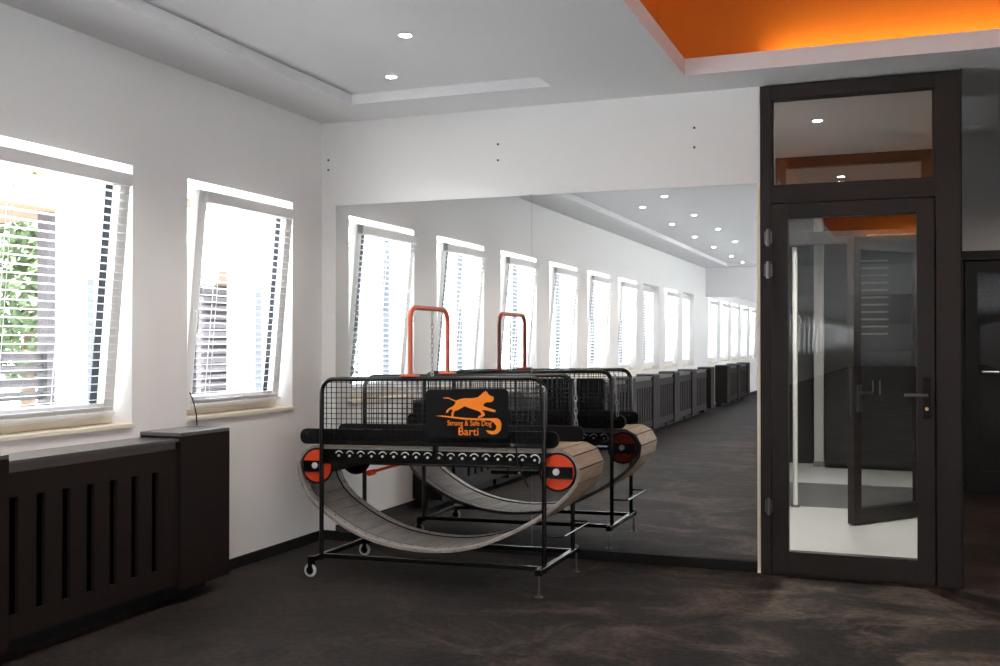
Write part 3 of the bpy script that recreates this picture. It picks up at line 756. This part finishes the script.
def text(body, cx0, cx1, cy0, cy1, bold, lab):
    cu = bpy.data.curves.new('lettering', 'FONT'); cu.body = body; cu.size = 1; cu.extrude = .0; cu.offset = bold
    cu.materials.append(M['logo'])
    o = bpy.data.objects.new('lettering_source', cu); C.objects.link(o)
    bpy.context.view_layer.update()
    me = bpy.data.meshes.new_from_object(o.evaluated_get(bpy.context.evaluated_depsgraph_get()))
    bpy.data.objects.remove(o)
    xs = [v.co.x for v in me.vertices]; zs = [v.co.y for v in me.vertices]
    X0, Zt = sc(cx0, cy0); X1, Zb = sc(cx1, cy1)
    for v in me.vertices:
        x = X0+(v.co.x-min(xs))/(max(xs)-min(xs))*(X1-X0); z = Zb+(v.co.y-min(zs))/(max(zs)-min(zs))*(Zt-Zb)
        v.co = (x, ysg-.0050, z+.0175*(x-TX))
    q = bpy.data.objects.new('lettering', me); C.objects.link(q); q.parent = sg; q.location = -wloc(sg)
    q['label'] = lab
text('Strong & Safe Dog', 276, 718, 414, 486, .008, 'orange words Strong & Safe Dog')
text('Barti', 388, 588, 488, 568, .006, 'orange word Barti')

# ---------------------------------------------------------------- outside
m = MB(); m.box(-60, -W-WT, -60, 60, -.5, -.3); m.box(4.8, 60, -60, 60, -.5, -.3); struct(m.build('ground', M['paleground']))
def tree(x, y, h, r, lab, nl=2600):
    t = empty('tree', (x, y, -.3)); tag(t, lab, 'tree', 'garden trees outside the windows')
    m = MB(); m.tube([(x, y, -.3), (x+.05, y, h*.35), (x, y+.05, h*.75)], .12, 8, r2=.04); m.build('trunk', M['bark'], t, smooth=True)
    m = MB()
    for k in range(nl):
        v = Vector((random.gauss(0, 1), random.gauss(0, 1), random.gauss(0, 1))).normalized()*r*(random.random()**.4)
        c = Vector((x, y, h*.62))+Vector((v.x, v.y, v.z*h*.4/r))
        a = Vector((random.uniform(-1, 1), random.uniform(-1, 1), random.uniform(-1, 1))).normalized(); b = a.orthogonal().normalized()
        s = random.uniform(.05, .10)
        m.bm.faces.new([m.bm.verts.new(c+q) for q in (a*s, b*s*.5, -a*s, -b*s*.5)])
    m.build('foliage', M['leaf'], t)
tree(-10.6, 10.55, 3.5, .8, 'green leafy tree in the garden behind the thatched shelter, seen through the first window')
tree(-9.5, -4.8, 3.3, 1.0, 'green leafy tree seen through the window next to the mirror, reflected')
tree(-14.5, -2.5, 4.5, 1.3, 'green leafy tree farther out in the garden, reflected')
t = empty('thatched_shelter', (-9.2, 8.6, -.3)); tag(t, 'straw-roofed garden shelter on dark posts outside the first window', 'shelter')
for x, y in ((-8.6, 8.85), (-8.6, 7.2), (-10.4, 8.85), (-10.4, 7.2)): MB().box(x-.07, x+.07, y-.07, y+.07, -.3, 2.9).build('post', M['darkwood'], t)
m = MB(); v = [m.bm.verts.new(p) for p in ((-8.3, 6.7, 2.75), (-8.3, 9.4, 2.75), (-10.9, 9.4, 2.75), (-10.9, 6.7, 2.75), (-9.3, 7.4, 3.5), (-9.3, 8.6, 3.5))]
for f in ((0, 1, 5, 4), (1, 2, 5), (2, 3, 4, 5), (3, 0, 4), (3, 2, 1, 0)): m.bm.faces.new([v[i] for i in f])
m.build('roof', M['thatch'], t)
m = MB()
for k in range(4): m.box(-8.63, -8.59, 7.27, 8.78, .75+k*.14, .84+k*.14)
m.build('slatted_rail', M['darkwood'], t)
t = empty('garden_pavilion', (-10, 14, -.3)); tag(t, 'dark slatted timber pavilion with orange-brown roof outside the second window', 'pavilion')
m = MB()
for k in range(18): m.box(-9.04, -9.0, 12.1, 17.5, .0+k*.12, .07+k*.12)
for y in (12.1, 13.8, 15.5, 17.4): m.box(-9.12, -9.04, y, y+.1, -.3, 2.2)
m.box(-9.3, -9.2, 12.1, 17.5, -.3, 2.2)
m.build('slatted_wall', M['darkwood'], t)
m = MB(); m.prism([(-8.7, 2.16), (-8.7, 2.34), (-11, 2.50), (-12, 2.34), (-12, 2.16)], 'y', 12.0, 17.9); m.build('roof', M['tileroof'], t)
t = empty('neighbouring_house', (-18, 24, -.3)); tag(t, 'white neighbouring house with brown roof and blue-grey window beyond the pavilion', 'house')
m = MB(); m.box(-22, -16, 17, 32, -.3, 4.6); m.build('wall', M['housewall'], t)
m = MB(); m.prism([(-15.4, 4.6), (-15.4, 5.2), (-19, 5.9), (-22.6, 5.2), (-22.6, 4.6)], 'y', 16.5, 32.5); m.build('roof', M['tileroof'], t)
for y in (21.6, 25): MB().box(-16.0, -15.96, y, y+1.1, 3.6, 4.3).build('window', M['blueglass'], t)
def hedge(x, y0, y1, h, lab):
    m = MB(); 
    for k in range(int(2200*(y1-y0)/6)):
        c = Vector((x+random.uniform(-.3, .3), random.uniform(y0, y1), -.3+random.random()**.7*h)); a = Vector((random.uniform(-1, 1), random.uniform(-1, 1), random.uniform(-1, 1))).normalized(); b = a.orthogonal().normalized(); s = random.uniform(.05, .1)
        m.bm.faces.new([m.bm.verts.new(c+q) for q in (a*s, b*s*.5, -a*s, -b*s*.5)])
    o = m.build('shrub', M['leaf']); tag(o, lab, 'shrub', 'garden shrubs')
hedge(-7.9, 11.4, 14.5, 1.0, 'low green shrubs in front of the dark slatted pavilion')
hedge(-7.9, 7.0, 9.0, .9, 'low green shrubs before the thatched shelter')

# ---------------------------------------------------------------- light
w = bpy.data.worlds.new('sky'); SC.world = w; w.use_nodes = True
nt = w.node_tree; bg = nt.nodes['Background']
tc = nt.nodes.new('ShaderNodeTexCoord'); sep = nt.nodes.new('ShaderNodeSeparateXYZ'); mr = nt.nodes.new('ShaderNodeMapRange')
mr.inputs[1].default_value = -.1; mr.inputs[2].default_value = .9; mx = nt.nodes.new('ShaderNodeMix'); mx.data_type = 'RGBA'
mx.inputs[6].default_value = (1, 1, 1, 1); mx.inputs[7].default_value = (.80, .89, 1, 1)
nt.links.new(tc.outputs['Generated'], sep.inputs[0]); nt.links.new(sep.outputs[2], mr.inputs[0]); nt.links.new(mr.outputs[0], mx.inputs[0]); nt.links.new(mx.outputs[2], bg.inputs[0])
bg.inputs[1].default_value = 5.0
sl = bpy.data.lights.new('sun', 'SUN'); sl.energy = 26; sl.angle = R(1.5); sl.color = (1, .99, .97)
so = bpy.data.objects.new('sun', sl); C.objects.link(so); so.rotation_euler = Vector((.10, -.62, 1)).to_track_quat('Z', 'Y').to_euler()
for i, y in enumerate(allw[:14]):
    l = bpy.data.lights.new('window_portal', 'AREA'); l.shape = 'RECTANGLE'; l.size = 1.36; l.size_y = 1.09; l.cycles.is_portal = True
    o = bpy.data.objects.new('window_portal', l); C.objects.link(o); o.location = (-W-WT-.01, y, (Z0+Z1)/2); o.rotation_euler = (0, R(-90), 0)
for a, b in ADDED_RW[:7]:
    l = bpy.data.lights.new('window_portal', 'AREA'); l.shape = 'RECTANGLE'; l.size = 1.7; l.size_y = 1.7; l.cycles.is_portal = True
    o = bpy.data.objects.new('window_portal', l); C.objects.link(o); o.location = (4.82, (a+b)/2, 1.65); o.rotation_euler = (0, R(90), 0)
def spot(x, y, z, e, ang=120, col=(1, .95, .88), size=.03):
    l = bpy.data.lights.new('downlight_or_fill', 'SPOT'); l.energy = e; l.spot_size = R(ang); l.spot_blend = .6; l.shadow_soft_size = size; l.color = col
    o = bpy.data.objects.new('downlight_or_fill', l); C.objects.link(o); o.location = (x, y, z-.02); return o
for x, y in dl+rl[:8]: spot(x, y, 2.928, 14)
for y, e in ((7.46, 165), (10.05, 110)): spot(-.54, y, CEIL, e, 160, size=.07)
spot(1.1, 8.6, CEIL+.45, 40, 140)  # added fill lamp without a fixture, brightens the dark passage

# ---------------------------------------------------------------- camera
cam = bpy.data.cameras.new('camera'); co = bpy.data.objects.new('camera', cam); C.objects.link(co)
cam.sensor_width = 36; cam.lens = 1055/1000*36; cam.clip_end = 300; cam.clip_start = .05
yaw = math.atan(404/1055); pitch = math.atan(10/1055)
co.location = (0, 0, 1.35); co.rotation_euler = (PI/2+pitch, 0, yaw)
SC.camera = co
SC.view_settings.view_transform = 'Standard'; SC.view_settings.look = 'None'
SC.view_settings.gamma = 1; SC.view_settings.use_curve_mapping = False
SC.view_settings.exposure = 1.2
cy = SC.cycles
cy.max_bounces = 10; cy.diffuse_bounces = 6; cy.glossy_bounces = 6; cy.transparent_max_bounces = 24; cy.transmission_bounces = 4
cy.sample_clamp_indirect = 8; cy.use_denoising = True; cy.caustics_reflective = False; cy.caustics_refractive = False
